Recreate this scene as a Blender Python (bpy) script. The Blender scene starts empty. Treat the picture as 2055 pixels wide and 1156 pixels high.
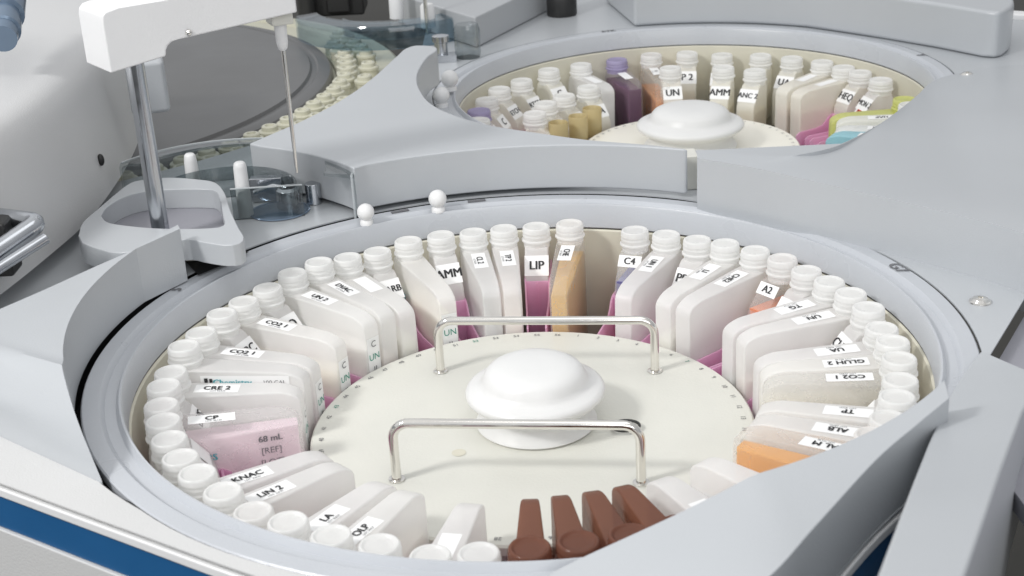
import bpy, bmesh, math, random
from mathutils import Vector, Matrix
random.seed(7)
PI = math.pi
sc = bpy.context.scene
COL = sc.collection
R_ = math.radians

# ------------------------------------------------------------------ camera
CAM = Vector((-0.0073, -0.7382, 0.3404))
FW = Vector((0.0, 0.92232587, -0.38641297))
RT = Vector((0.99848381, -0.02127056, -0.05077052))
UP = Vector((0.05504619, 0.38582709, 0.92092745))
cd = bpy.data.cameras.new('camera')
cam = bpy.data.objects.new('camera', cd)
COL.objects.link(cam)
cam.matrix_world = Matrix(((RT.x, UP.x, -FW.x, CAM.x), (RT.y, UP.y, -FW.y, CAM.y),
                           (RT.z, UP.z, -FW.z, CAM.z), (0, 0, 0, 1)))
cd.sensor_width = 36.0
cd.lens = 49.475
cd.clip_start = 0.02
cd.clip_end = 60.0
cd.dof.use_dof = True
cd.dof.focus_distance = 0.95
cd.dof.aperture_fstop = 20.0
sc.camera = cam

# ------------------------------------------------------------------ world and lamps
w = bpy.data.worlds.new('World')
sc.world = w
w.use_nodes = True
nt = w.node_tree
nt.nodes.clear()
wo = nt.nodes.new('ShaderNodeOutputWorld')
bg = nt.nodes.new('ShaderNodeBackground')
tc = nt.nodes.new('ShaderNodeTexCoord')
sx = nt.nodes.new('ShaderNodeSeparateXYZ')
rp = nt.nodes.new('ShaderNodeValToRGB')
mr = nt.nodes.new('ShaderNodeMapRange')
mr.inputs[1].default_value = -1
mr.inputs[2].default_value = 1
nt.links.new(tc.outputs['Generated'], sx.inputs[0])
nt.links.new(sx.outputs[2], mr.inputs[0])
nt.links.new(mr.outputs[0], rp.inputs[0])
mrx = nt.nodes.new('ShaderNodeMapRange')
mrx.interpolation_type = 'SMOOTHSTEP'
mrx.inputs[1].default_value = -0.6
mrx.inputs[2].default_value = 0.9
mrx.inputs[3].default_value = 1.15
mrx.inputs[4].default_value = 0.70
vm = nt.nodes.new('ShaderNodeVectorMath')
vm.operation = 'SCALE'
nt.links.new(sx.outputs[0], mrx.inputs[0])
nt.links.new(mrx.outputs[0], vm.inputs['Scale'])
nt.links.new(rp.outputs[0], vm.inputs[0])
nt.links.new(vm.outputs[0], bg.inputs[0])
nt.links.new(bg.outputs[0], wo.inputs[0])
cr = rp.color_ramp
cr.elements[0].position = 0.0
cr.elements[0].color = (0.16, 0.16, 0.17, 1)
cr.elements[1].position = 1.0
cr.elements[1].color = (1.0, 1.0, 1.0, 1)
for p_, c_ in ((0.42, (0.22, 0.22, 0.23, 1)), (0.54, (0.60, 0.62, 0.65, 1)), (0.75, (0.86, 0.875, 0.90, 1))):
    e = cr.elements.new(p_)
    e.color = c_
bg.inputs[1].default_value = 0.80


def area(name, loc, target, sx_, sy_, power, col=(1, 1, 1)):
    d = bpy.data.lights.new(name, 'AREA')
    d.shape = 'RECTANGLE'
    d.size = sx_
    d.size_y = sy_
    d.energy = power
    d.color = col
    o = bpy.data.objects.new(name, d)
    COL.objects.link(o)
    o.location = loc
    o.rotation_euler = (Vector(target) - Vector(loc)).to_track_quat('-Z', 'Y').to_euler()
    return o


area('key_lamp', (-1.25, -0.65, 1.25), (0, 0.1, 0), 0.28, 0.28, 19, (1.0, 0.99, 0.975))
area('overhead_fill', (0.3, -0.25, 1.9), (0.05, 0.0, 0), 1.6, 1.0, 5.5, (0.98, 0.99, 1.0))  # added overhead fill for soft gradients, not a fixture of the room
area('front_fill', (0.55, -2.3, 1.15), (0.0, 0.3, 0), 1.8, 1.0, 15, (1.0, 1.0, 1.0))  # added fill behind the camera to brighten the camera-facing walls

sc.view_settings.view_transform = 'Standard'
sc.view_settings.look = 'None'
sc.view_settings.exposure = 0.0
sc.view_settings.gamma = 1.0
sc.render.engine = 'CYCLES'
sc.cycles.transparent_max_bounces = 24
sc.cycles.max_bounces = 14
sc.cycles.diffuse_bounces = 6
sc.cycles.transmission_bounces = 8
sc.cycles.caustics_reflective = False
sc.cycles.caustics_refractive = False


def at(px, py, z):
    """point of the horizontal plane z that the photograph shows at pixel (px, py)"""
    f = 2824.2
    d = FW + RT * ((px - 1027.5) / f) - UP * ((py - 578) / f)
    t = (z - CAM.z) / d.z
    return CAM + d * t


# ------------------------------------------------------------------ materials
def mat(name, col, rough=0.45, metal=0.0, noise=0.0, nscale=40.0, bump=0.0, bscale=400.0, coat=0.0,
        spec=0.5, sss=0.0):
    m = bpy.data.materials.new(name)
    m.use_nodes = True
    n = m.node_tree
    b = n.nodes['Principled BSDF']
    b.inputs['Base Color'].default_value = (*col, 1)
    b.inputs['Roughness'].default_value = rough
    b.inputs['Metallic'].default_value = metal
    b.inputs['Specular IOR Level'].default_value = spec
    if coat:
        b.inputs['Coat Weight'].default_value = coat
        b.inputs['Coat Roughness'].default_value = 0.25
    t = n.nodes.new('ShaderNodeTexCoord')
    if noise:
        k = n.nodes.new('ShaderNodeTexNoise')
        k.inputs['Scale'].default_value = nscale
        k.inputs['Detail'].default_value = 4
        n.links.new(t.outputs['Object'], k.inputs['Vector'])
        mr_ = n.nodes.new('ShaderNodeMapRange')
        mr_.inputs[1].default_value = 0.3
        mr_.inputs[2].default_value = 0.7
        mr_.inputs[3].default_value = 1 - noise
        mr_.inputs[4].default_value = 1 + noise
        n.links.new(k.outputs['Fac'], mr_.inputs[0])
        mx = n.nodes.new('ShaderNodeVectorMath')
        mx.operation = 'SCALE'
        mx.inputs[0].default_value = col
        n.links.new(mr_.outputs[0], mx.inputs['Scale'])
        n.links.new(mx.outputs[0], b.inputs['Base Color'])
        mr2 = n.nodes.new('ShaderNodeMapRange')
        mr2.inputs[1].default_value = 0.3
        mr2.inputs[2].default_value = 0.7
        mr2.inputs[3].default_value = max(0.02, rough - 0.06)
        mr2.inputs[4].default_value = min(1, rough + 0.08)
        n.links.new(k.outputs['Fac'], mr2.inputs[0])
        n.links.new(mr2.outputs[0], b.inputs['Roughness'])
    if bump:
        k2 = n.nodes.new('ShaderNodeTexNoise')
        k2.inputs['Scale'].default_value = bscale
        k2.inputs['Detail'].default_value = 3
        n.links.new(t.outputs['Object'], k2.inputs['Vector'])
        bp = n.nodes.new('ShaderNodeBump')
        bp.inputs['Strength'].default_value = bump
        bp.inputs['Distance'].default_value = 0.001
        n.links.new(k2.outputs['Fac'], bp.inputs['Height'])
        n.links.new(bp.outputs[0], b.inputs['Normal'])
    return m


def milky(name, col, clear=0.25, rough=0.35, trans=0.35, tint=None):
    bmp = 0.12 if clear < 0.35 else 0.02
    """thin moulded plastic that lets part of the light through"""
    m = mat(name, col, rough, noise=0.03, nscale=60, bump=bmp, bscale=300)
    n = m.node_tree
    b = n.nodes['Principled BSDF']
    out = n.nodes['Material Output']
    tl = n.nodes.new('ShaderNodeBsdfTranslucent')
    tl.inputs[0].default_value = (*col, 1)
    mx = n.nodes.new('ShaderNodeMixShader')
    mx.inputs[0].default_value = trans
    n.links.new(b.outputs[0], mx.inputs[1])
    n.links.new(tl.outputs[0], mx.inputs[2])
    tp = n.nodes.new('ShaderNodeBsdfTransparent')
    tp.inputs[0].default_value = (*(tint or col), 1)
    m2 = n.nodes.new('ShaderNodeMixShader')
    m2.inputs[0].default_value = clear
    n.links.new(mx.outputs[0], m2.inputs[1])
    n.links.new(tp.outputs[0], m2.inputs[2])
    n.links.new(m2.outputs[0], out.inputs[0])
    return m


def clear_mat(name, tint, refl=0.9):
    m = bpy.data.materials.new(name)
    m.use_nodes = True
    n = m.node_tree
    n.nodes.remove(n.nodes['Principled BSDF'])
    out = n.nodes['Material Output']
    gl = n.nodes.new('ShaderNodeBsdfGlossy')
    gl.inputs['Roughness'].default_value = 0.06
    tp = n.nodes.new('ShaderNodeBsdfTransparent')
    tp.inputs[0].default_value = (*tint, 1)
    lw0 = n.nodes.new('ShaderNodeLayerWeight')
    lw0.inputs[0].default_value = 0.22
    lw = n.nodes.new('ShaderNodeMapRange')
    lw.inputs[3].default_value = 0.06
    lw.inputs[4].default_value = 0.65
    n.links.new(lw0.outputs['Facing'], lw.inputs[0])
    mx = n.nodes.new('ShaderNodeMixShader')
    n.links.new(lw.outputs[0], mx.inputs[0])
    n.links.new(tp.outputs[0], mx.inputs[1])
    n.links.new(gl.outputs[0], mx.inputs[2])
    n.links.new(mx.outputs[0], out.inputs[0])
    return m


M = {}
M['casing'] = mat('casing_paint', (0.475, 0.495, 0.515), 0.36, noise=0.035, nscale=6, bump=0.12, bscale=900, coat=0.3)
M['casing_dark'] = mat('casing_paint_shade', (0.44, 0.455, 0.47), 0.45, noise=0.02, nscale=9, bump=0.25, bscale=900)
M['white_panel'] = mat('white_panel_paint', (0.60, 0.60, 0.595), 0.55, noise=0.02, nscale=9, bump=0.25, bscale=900)
M['rim'] = mat('rim_plastic', (0.50, 0.52, 0.55), 0.3, noise=0.03, nscale=14, bump=0.15, bscale=700)
M['rim_wall'] = mat('well_wall_metal', (0.47, 0.475, 0.47), 0.42, noise=0.04, nscale=20)
M['beige'] = mat('beige_lining', (0.66, 0.635, 0.53), 0.5, noise=0.06, nscale=15)
M['black'] = mat('black_gap', (0.012, 0.012, 0.013), 0.6)
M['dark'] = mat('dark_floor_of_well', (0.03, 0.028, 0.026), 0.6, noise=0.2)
M['cream'] = mat('cream_plastic', (0.70, 0.695, 0.635), 0.35, noise=0.03, nscale=18, bump=0.15, bscale=500)
M['cream_rear'] = mat('overlit_cream_plastic', (0.86, 0.835, 0.75), 0.35, noise=0.03, nscale=18)  # rear tray's overexposed brightness put into a lighter base colour
M['white'] = mat('white_plastic', (0.80, 0.80, 0.80), 0.33, noise=0.015, nscale=20, bump=0.1, bscale=500)
M['knob'] = mat('knob_plastic', (0.76, 0.76, 0.75), 0.36, noise=0.015, nscale=30, bump=0.1, bscale=300)
kb = M['knob'].node_tree.nodes['Principled BSDF']
kb.inputs['Subsurface Weight'].default_value = 0.4
kb.inputs['Subsurface Radius'].default_value = (0.005, 0.005, 0.005)
kb.inputs['Subsurface Scale'].default_value = 1.0
M['chrome'] = mat('polished_steel', (0.82, 0.80, 0.76), 0.09, 1.0, noise=0.03, nscale=90)
M['steel'] = mat('brushed_steel', (0.55, 0.57, 0.60), 0.2, 1.0, noise=0.05, nscale=60)
M['blue'] = mat('blue_stripe', (0.012, 0.10, 0.26), 0.35, noise=0.03)
M['ink'] = mat('black_ink', (0.02, 0.02, 0.022), 0.6)
M['ink_grey'] = mat('grey_ink', (0.16, 0.16, 0.17), 0.6)
M['ink_green'] = mat('green_ink', (0.03, 0.28, 0.2), 0.6)
M['teal'] = mat('teal_ink', (0.03, 0.36, 0.42), 0.5)
M['paper'] = mat('label_paper', (0.90, 0.90, 0.895), 0.55)
M['red'] = mat('red_ink', (0.6, 0.05, 0.02), 0.5)
M['frost'] = milky('frosted_plastic', (0.965, 0.962, 0.952), 0.27, tint=(0.985, 0.98, 0.97))
M['frost_cream'] = milky('cream_frosted_plastic', (0.97, 0.96, 0.90), 0.20, tint=(0.99, 0.97, 0.92))  # cream tint, lightened to paint in the rear tray's overexposure
M['frost_tinted'] = milky('thin_clear_plastic', (0.85, 0.82, 0.88), 0.86, tint=(0.97, 0.96, 0.98))
M['frost_clear'] = milky('clearer_frosted_plastic', (0.92, 0.92, 0.92), 0.74, tint=(0.98, 0.98, 0.97))
M['neck'] = milky('milky_neck_plastic', (0.965, 0.965, 0.955), 0.08, 0.3, 0.45)
M['neck_lav'] = milky('lavender_neck_plastic', (0.52, 0.47, 0.68), 0.1)
M['frost_blue'] = milky('pale_blue_plastic', (0.52, 0.80, 0.86), 0.2)
M['brown'] = milky('amber_brown_plastic', (0.31, 0.145, 0.10), 0.30, 0.12, 0.45, tint=(0.75, 0.5, 0.38))
M['yellow'] = milky('yellow_plastic', (0.80, 0.82, 0.34), 0.15)
M['pink'] = milky('pink_plastic', (0.97, 0.70, 0.87), 0.10, 0.22, 0.6, tint=(0.98, 0.85, 0.94))
M['disc'] = mat('dark_disc_paint', (0.115, 0.115, 0.115), 0.38, noise=0.04, nscale=6)
M['cuvette'] = mat('cuvette_ring', (0.54, 0.53, 0.42), 0.4, noise=0.08, nscale=25)
M['cap'] = mat('cuvette_cap', (0.58, 0.57, 0.46), 0.35, noise=0.05)
M['purple'] = mat('shaded_recess_paint', (0.30, 0.30, 0.335), 0.45, noise=0.03, bump=0.2, bscale=900)  # purplish grey, darkened in the colour for a recess in shadow
M['housing'] = mat('housing_paint', (0.62, 0.62, 0.62), 0.4, noise=0.02, nscale=6, bump=0.25, bscale=900)
M['clear'] = clear_mat('clear_acrylic', (0.72, 0.75, 0.755))
M['edge'] = milky('acrylic_edge_highlight', (0.85, 0.88, 0.89), 0.45, 0.08, 0.3)  # pale milky colour painting highlights along the guard's edges
M['clear_blue'] = clear_mat('clear_blue_acrylic', (0.68, 0.77, 0.82))
M['glass_blue'] = mat('blue_tube', (0.16, 0.22, 0.30), 0.2, 0.3)
M['floor'] = mat('floor_vinyl', (0.05, 0.048, 0.042), 0.7, noise=0.1, nscale=2)
M['rubber'] = mat('black_rubber', (0.02, 0.02, 0.02), 0.45)
LIQ = {}


def liquid(col):
    k = tuple(col)
    if k not in LIQ:
        m = mat('reagent_%d' % len(LIQ), col, 0.15, noise=0.05, nscale=30)
        LIQ[k] = m
    return LIQ[k]


# ------------------------------------------------------------------ object helpers
def setp(o, label=None, cat=None, group=None, kind=None):
    if label:
        o['label'] = label
    if cat:
        o['category'] = cat
    if group:
        o['group'] = group
    if kind:
        o['kind'] = kind
    return o


def link(name, me, parent=None):
    o = bpy.data.objects.new(name, me)
    COL.objects.link(o)
    if parent:
        o.parent = parent
    return o


def empty(name, loc, rz, label, cat, group=None):
    o = bpy.data.objects.new(name, None)
    o.empty_display_size = 0.01
    COL.objects.link(o)
    o.location = loc
    o.rotation_euler = (0, 0, rz)
    return setp(o, label, cat, group)


def finish(bm, name, mats, parent=None, smooth=35, bevel=0.0, seg=2):
    me = bpy.data.meshes.new(name)
    bmesh.ops.recalc_face_normals(bm, faces=bm.faces)
    bm.to_mesh(me)
    bm.free()
    for m in (mats if isinstance(mats, (list, tuple)) else [mats]):
        me.materials.append(m)
    for p in me.polygons:
        p.use_smooth = True
    try:
        me.set_sharp_from_angle(angle=R_(smooth))
    except Exception:
        pass
    o = link(name, me, parent)
    if bevel:
        b = o.modifiers.new('bevel', 'BEVEL')
        b.width = bevel
        b.segments = seg
        b.limit_method = 'ANGLE'
        b.angle_limit = R_(30)
        b.harden_normals = True
    return o


def add_box(bm, c, s, rot=None, mi=0):
    r = bmesh.ops.create_cube(bm, size=1)
    mt = Matrix.Translation(c) @ (rot.to_4x4() if rot else Matrix.Identity(4)) @ Matrix.Diagonal((*s, 1))
    bmesh.ops.transform(bm, matrix=mt, verts=r['verts'])
    fs = {f for v in r['verts'] for f in v.link_faces}
    for f in fs:
        f.material_index = mi
    return r['verts']


def add_lathe(bm, prof, c=(0, 0, 0), n=32, mi=0, close=False, a0=0.0, a1=2 * PI):
    """prof: list of (r, z), revolved about the vertical axis through c"""
    full = abs(a1 - a0 - 2 * PI) < 1e-6
    rows = []
    for r, z in prof:
        if r < 1e-7:
            rows.append([bm.verts.new((c[0], c[1], c[2] + z))])
        else:
            k = n if full else n + 1
            rows.append([bm.verts.new((c[0] + r * math.cos(a0 + (a1 - a0) * i / n),
                                       c[1] + r * math.sin(a0 + (a1 - a0) * i / n), c[2] + z)) for i in range(k)])
    pairs = list(zip(rows[:-1], rows[1:]))
    if close:
        pairs.append((rows[-1], rows[0]))
    for a, b in pairs:
        for i in range(n):
            j = (i + 1) % n if full else i + 1
            if len(a) == 1 and len(b) == 1:
                continue
            if len(a) == 1:
                f = bm.faces.new((a[0], b[i], b[j]))
            elif len(b) == 1:
                f = bm.faces.new((a[i], b[0], a[j]))
            else:
                f = bm.faces.new((a[i], b[i], b[j], a[j]))
            f.material_index = mi


def add_tube(bm, pts, r, n=14, mi=0, cap=True):
    pts = [Vector(p) for p in pts]
    rad = r if isinstance(r, (list, tuple)) else [r] * len(pts)
    up = Vector((0, 0, 1))
    rings = []
    prev = None
    for i, p in enumerate(pts):
        t = (pts[min(i + 1, len(pts) - 1)] - pts[max(i - 1, 0)]).normalized()
        if prev is None:
            a = t.cross(up if abs(t.dot(up)) < 0.95 else Vector((1, 0, 0))).normalized()
        else:
            a = (prev - t * prev.dot(t)).normalized()
        prev = a
        b = t.cross(a)
        rings.append([bm.verts.new(p + (a * math.cos(2 * PI * k / n) + b * math.sin(2 * PI * k / n)) * rad[i]) for k in range(n)])
    for q, s in zip(rings[:-1], rings[1:]):
        for k in range(n):
            f = bm.faces.new((q[k], q[(k + 1) % n], s[(k + 1) % n], s[k]))
            f.material_index = mi
    if cap:
        bm.faces.new(rings[0][::-1]).material_index = mi
        bm.faces.new(rings[-1]).material_index = mi


def add_prism(bm, pts, z0, z1, mi=0, holes=()):
    """pts: outline in plan; z1 may be a function of (x, y); holes: lists of plan points"""
    zt = z1 if callable(z1) else (lambda x, y: z1)
    zb = z0 if callable(z0) else (lambda x, y: z0)
    loops = [pts] + list(holes)
    for zf, top in ((zt, True), (zb, False)):
        edges = []
        for lp in loops:
            vs = [bm.verts.new((p[0], p[1], zf(p[0], p[1]))) for p in lp]
            edges += [bm.edges.new((vs[i], vs[(i + 1) % len(vs)])) for i in range(len(vs))]
            if top:
                lp_top = vs
                add_prism._t = getattr(add_prism, '_t', [])
                add_prism._t.append(vs)
            else:
                tv = add_prism._t[loops.index(lp)]
                for i in range(len(vs)):
                    j = (i + 1) % len(vs)
                    bm.faces.new((tv[i], tv[j], vs[j], vs[i])).material_index = mi
        r = bmesh.ops.triangle_fill(bm, use_beauty=True, use_dissolve=False, edges=edges)
        for g in r['geom']:
            if isinstance(g, bmesh.types.BMFace):
                g.material_index = mi
    add_prism._t = []


def resample(P, n):
    P = [Vector(p) for p in P]
    L = [0]
    for a, b in zip(P[:-1], P[1:]):
        L.append(L[-1] + (b - a).length)
    out = []
    for i in range(n):
        t = L[-1] * i / (n - 1)
        k = 0
        while k < len(L) - 2 and L[k + 1] < t:
            k += 1
        u = (t - L[k]) / max(1e-9, L[k + 1] - L[k])
        out.append(P[k].lerp(P[k + 1], u))
    return out


def smooth_curve(P, n=60):
    """Catmull-Rom through points"""
    P = [Vector(p) for p in P]
    Q = [P[0] * 2 - P[1]] + P + [P[-1] * 2 - P[-2]]
    out = []
    for i in range(1, len(Q) - 2):
        for k in range(12):
            t = k / 12
            a, b, c, d = Q[i - 1], Q[i], Q[i + 1], Q[i + 2]
            out.append(0.5 * ((2 * b) + (c - a) * t + (2 * a - 5 * b + 4 * c - d) * t * t + (3 * b - a - 3 * c + d) * t ** 3))
    out.append(P[-1])
    return resample(out, n)


def loft_solid(name, A, B, zb, m, parent=None, nu=60, nv=10, bevel=0.003, sag=0.0, seg=3):
    A = resample(A, nu)
    B = resample(B, nu)
    bm = bmesh.new()
    top, bot = [], []
    for j in range(nv + 1):
        t = j / nv
        row = []
        rb = []
        for i in range(nu):
            p = A[i].lerp(B[i], t)
            p.z += sag * math.sin(PI * t)
            row.append(bm.verts.new(p))
            rb.append(bm.verts.new((p.x, p.y, min(zb, p.z - 0.002))))
        top.append(row)
        bot.append(rb)
    for j in range(nv):
        for i in range(nu - 1):
            bm.faces.new((top[j][i], top[j][i + 1], top[j + 1][i + 1], top[j + 1][i]))
            bm.faces.new((bot[j][i], bot[j + 1][i], bot[j + 1][i + 1], bot[j][i + 1]))
    for i in range(nu - 1):
        bm.faces.new((top[0][i], bot[0][i], bot[0][i + 1], top[0][i + 1]))
        bm.faces.new((top[nv][i], top[nv][i + 1], bot[nv][i + 1], bot[nv][i]))
    for j in range(nv):
        bm.faces.new((top[j][0], top[j + 1][0], bot[j + 1][0], bot[j][0]))
        bm.faces.new((top[j][-1], bot[j][-1], bot[j + 1][-1], top[j + 1][-1]))
    return finish(bm, name, m, parent, 40, bevel, seg)


def arc(c, r, a0, a1, n, z=0.0):
    out = []
    for i in range(n):
        t = i / (n - 1)
        a = R_(a0 + (a1 - a0) * t)
        out.append(Vector((c[0] + r * math.cos(a), c[1] + r * math.sin(a), z(t) if callable(z) else z)))
    return out


_txt = {}


def text_verts(s, bold=False):
    """flat mesh data for a word, height 1, centred"""
    k = (s, bold)
    if k in _txt:
        return _txt[k]
    cu = bpy.data.curves.new('lettering', 'FONT')
    cu.body = s
    cu.size = 1.4
    cu.align_x = 'CENTER'
    cu.align_y = 'CENTER'
    cu.resolution_u = 3
    o = bpy.data.objects.new('lettering', cu)
    COL.objects.link(o)
    dg = bpy.context.evaluated_depsgraph_get()
    me = bpy.data.meshes.new_from_object(o.evaluated_get(dg))
    V = [v.co.copy() for v in me.vertices]
    F = [tuple(p.vertices) for p in me.polygons]
    bpy.data.objects.remove(o)
    bpy.data.curves.remove(cu)
    bpy.data.meshes.remove(me)
    _txt[k] = (V, F)
    return _txt[k]


def add_text(bm, s, pos, xdir, ydir, h, mi=1, bold=True, stretch=1.0):
    V, F = text_verts(s, False)
    xd = Vector(xdir).normalized()
    yd = Vector(ydir).normalized()
    nn = xd.cross(yd)
    # bold strokes: three slightly shifted impressions, each a hair above the last
    for k, sh in enumerate((0.0, -0.045, 0.045) if bold else (0.0,)):
        vs = [bm.verts.new(Vector(pos) + xd * (v.x * h * stretch + sh * h) + yd * (v.y * h) + nn * (0.00006 * k)) for v in V]
        for f in F:
            try:
                bm.faces.new([vs[i] for i in f]).material_index = mi
            except ValueError:
                pass


def add_quad(bm, pos, xdir, ydir, wx, hy, mi=0):
    xd = Vector(xdir).normalized() * wx / 2
    yd = Vector(ydir).normalized() * hy / 2
    p = Vector(pos)
    bm.faces.new([bm.verts.new(q) for q in (p - xd - yd, p + xd - yd, p + xd + yd, p - xd + yd)]).material_index = mi


def add_label(bm, pos, xdir, ydir, wx, hy, s, h, bold=True, tm=1, stretch=1.0):
    n = Vector(xdir).normalized().cross(Vector(ydir).normalized())
    add_quad(bm, Vector(pos) + n * 0.0003, xdir, ydir, wx, hy, 0)
    if s:
        add_text(bm, s, Vector(pos) + n * 0.0006, xdir, ydir, h, tm, bold, stretch)


# ------------------------------------------------------------------ the room
bm = bmesh.new()
add_quad(bm, (0, 2, -0.9), (1, 0, 0), (0, 1, 0), 16, 16)
setp(finish(bm, 'floor', M['floor']), kind='structure')

C1 = Vector((0.0, 0.0, 0.0))
C2 = Vector((0.1767, 0.5981, -0.012))
CR = Vector((-0.576, 0.729, -0.02))       # reaction wheel
ZC = 0.037                                 # height of the raised covers


def P(px, py, z):
    return at(px, py, z)


# ------------------------------------------------------------------ analyser body
body = empty('analyzer_body', (0, 0, 0), 0,
             'pale grey analyzer deck with a white front edge and dark blue stripe', 'laboratory machine')
edge = [(-0.80, 0.225), (-0.50, 0.024), (-0.262, -0.136), (-0.189, -0.185), (-0.124, -0.228), (-0.055, -0.268), (0.0, -0.294),
        (0.03, -0.308), (0.055, -0.312), (0.081, -0.300), (0.107, -0.269), (0.142, -0.223), (0.187, -0.172), (0.215, -0.13)]
edge3 = smooth_curve([(x, y, 0) for x, y in edge], 90)
hole1 = []
for i in range(128):
    a = 2 * PI * i / 128
    d = math.degrees(a)
    r = 0.2512
    if 55 < d < 222:
        r += 0.0030 * min(1, (d - 55) / 8, (222 - d) / 10)
    if 145 < d < 222:
        r += 0.0030 * math.sin((d - 145) / 77 * PI)
    hole1.append((r * math.cos(a), r * math.sin(a)))
rwarc = [(CR.x + 0.468 * math.cos(R_(a)), CR.y + 0.468 * math.sin(R_(a))) for a in range(-38, -101, -3)]
r1 = P(1985, 715, 0)
r2 = P(2055, 600, 0)
dv = (r2 - r1)
h1v = [Vector((x, y)) for x, y in hole1]


def hole_arc(d0, d1):
    """points of the front opening from angle d0 to d1 (degrees, increasing)"""
    out = []
    k0, k1 = int(round(d0 / 360 * 128)), int(round(d1 / 360 * 128))
    for k in range(k0, k1 + 1):
        out.append(hole1[k % 128])
    return out


eL = [(p.x, p.y) for p in edge3 if p.x <= 0.03]
eR = [(p.x, p.y) for p in edge3 if p.x > 0.03]
xL = eL[-1]
bm = bmesh.new()
add_prism(bm, eL + hole_arc(191, 276)[::-1] + [(-0.80, 0.09)], -0.0010, 0.0)
finish(bm, 'front_panel', M['white_panel'], body, 35)
bm = bmesh.new()
add_prism(bm, [xL] + eR + [(r1.x, r1.y), (r1.x + dv.x * 3, r1.y + dv.y * 3), (0.42, 0.33), (-0.16, 0.345)] + rwarc + [(-0.80, 0.30), (-0.80, 0.0901)]
          + hole_arc(-84, 191)[::-1], -0.0010, 0.0)
finish(bm, 'deck', M['casing'], body, 35)
# rear deck
arc2 = [(C2.x + 0.2512 * math.cos(R_(a)), C2.y + 0.2512 * math.sin(R_(a))) for a in range(262, -13, -3)]
bk1 = P(1500, 2, -0.012)
bk2 = P(2055, 40, -0.012)
bd = (bk2 - bk1)
bk0 = bk1 - bd * 1.6
bk3 = bk2 + bd * 1.2
out2 = arc2 + [(0.50, 0.40), (1.2, 0.30), (bk3.x, bk3.y), (bk2.x, bk2.y), (bk1.x, bk1.y), (bk0.x, bk0.y), (-0.09, 0.95), (-0.095, 0.62), (-0.13, 0.34)]
bm = bmesh.new()
add_prism(bm, out2, -0.018, -0.012)
finish(bm, 'rear_deck', M['casing'], body, 35)
# front fascia: white strip, blue stripe, lower panel


def fascia(name, z1, z0, off, m, bev=0.0008):
    pts = []
    for i, p in enumerate(edge3):
        t = (edge3[min(i + 1, len(edge3) - 1)] - edge3[max(i - 1, 0)]).normalized()
        nrm = Vector((t.y, -t.x, 0))
        pts.append((p, nrm))
    A = [Vector((p.x + n_.x * off, p.y + n_.y * off, z1)) for p, n_ in pts]
    B = [Vector((p.x - n_.x * 0.02, p.y - n_.y * 0.02, z1)) for p, n_ in pts]
    return loft_solid(name, A, B, z0, m, body, nu=90, nv=1, bevel=bev, seg=2)


fascia('shadow_gap', -0.0011, -0.0026, -0.002, M['black'])
fascia('edge_trim', -0.0028, -0.0080, 0.0010, M['white'], 0.0010)
fascia('blue_stripe', -0.0082, -0.0280, -0.0005, M['blue'])
fascia('lower_panel', -0.0282, -0.30, 0.001, M['white_panel'])
# wells under the trays
for c, nm in ((C1, 'tray_well'), (C2, 'tray_well')):
    bm = bmesh.new()
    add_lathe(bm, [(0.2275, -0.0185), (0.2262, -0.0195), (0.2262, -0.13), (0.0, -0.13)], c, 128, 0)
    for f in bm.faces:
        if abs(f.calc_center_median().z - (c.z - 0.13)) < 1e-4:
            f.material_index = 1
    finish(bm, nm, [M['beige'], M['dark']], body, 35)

bm = bmesh.new()
add_lathe(bm, [(0.2590, -0.0012), (0.2590, -0.02), (0.2480, -0.02), (0.2480, -0.0075)], C1, 96, a0=R_(45), a1=R_(216))  # black surface added to paint the dark inside the ring gap
finish(bm, 'gap_shade', M['black'], body, 35)


# rims
def make_rim(c, name, label, marks, a0=0.0, a1=360.0):
    t = empty(name, c, 0, label, 'rim')
    bm = bmesh.new()
    add_lathe(bm, [(0.2500, -0.006), (0.2500, -0.0008), (0.2492, 0.0), (0.2405, 0.0), (0.2395, -0.0006), (0.2378, -0.0030),
                   (0.2320, -0.0032), (0.2308, -0.0008), (0.2300, 0.0004), (0.2290, 0.0004), (0.2282, -0.0010),
                   (0.2270, -0.017), (0.2290, -0.0185)], (0, 0, 0), 160, a0=R_(a0), a1=R_(a1))
    finish(bm, 'rim_plate', M['rim'], t, 28)
    for s, ang, rr_, hh, kind in marks:
        bm = bmesh.new()
        a = R_(ang)
        rd = Vector((math.cos(a), math.sin(a), 0))
        tg = Vector((-rd.y, rd.x, 0))
        if kind == 'slot':
            add_box(bm, rd * rr_ + Vector((0, 0, 0.0006)), (hh, 0.0035, 0.0006), Matrix.Rotation(a + PI / 2, 3, 'Z'), 0)
            finish(bm, 'slot', M['ink_grey'], t)
        else:
            add_text(bm, s, rd * rr_ + Vector((0, 0, 0.0006)), -tg, rd, hh, 0, True)
            finish(bm, 'printed_mark', M['ink_grey'], t)
    return t


make_rim(C1, 'tray_rim', 'wide grey ring around the front reagent tray, grooved along its inner edge',
         [('5', 155.5, 0.2445, 0.007, 't'), ('', 110.5, 0.2445, 0.013, 'slot'), ('', 97, 0.2445, 0.013, 'slot'), ('G7', 17, 0.2445, 0.0085, 't')])
make_rim(C2, 'tray_rim', 'smaller-looking grey ring around the rear reagent tray, partly hidden by covers',
         [('E7K', 104, 0.2445, 0.007, 't'), ('Y', 12, 0.2445, 0.010, 't')], -12, 262)

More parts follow.
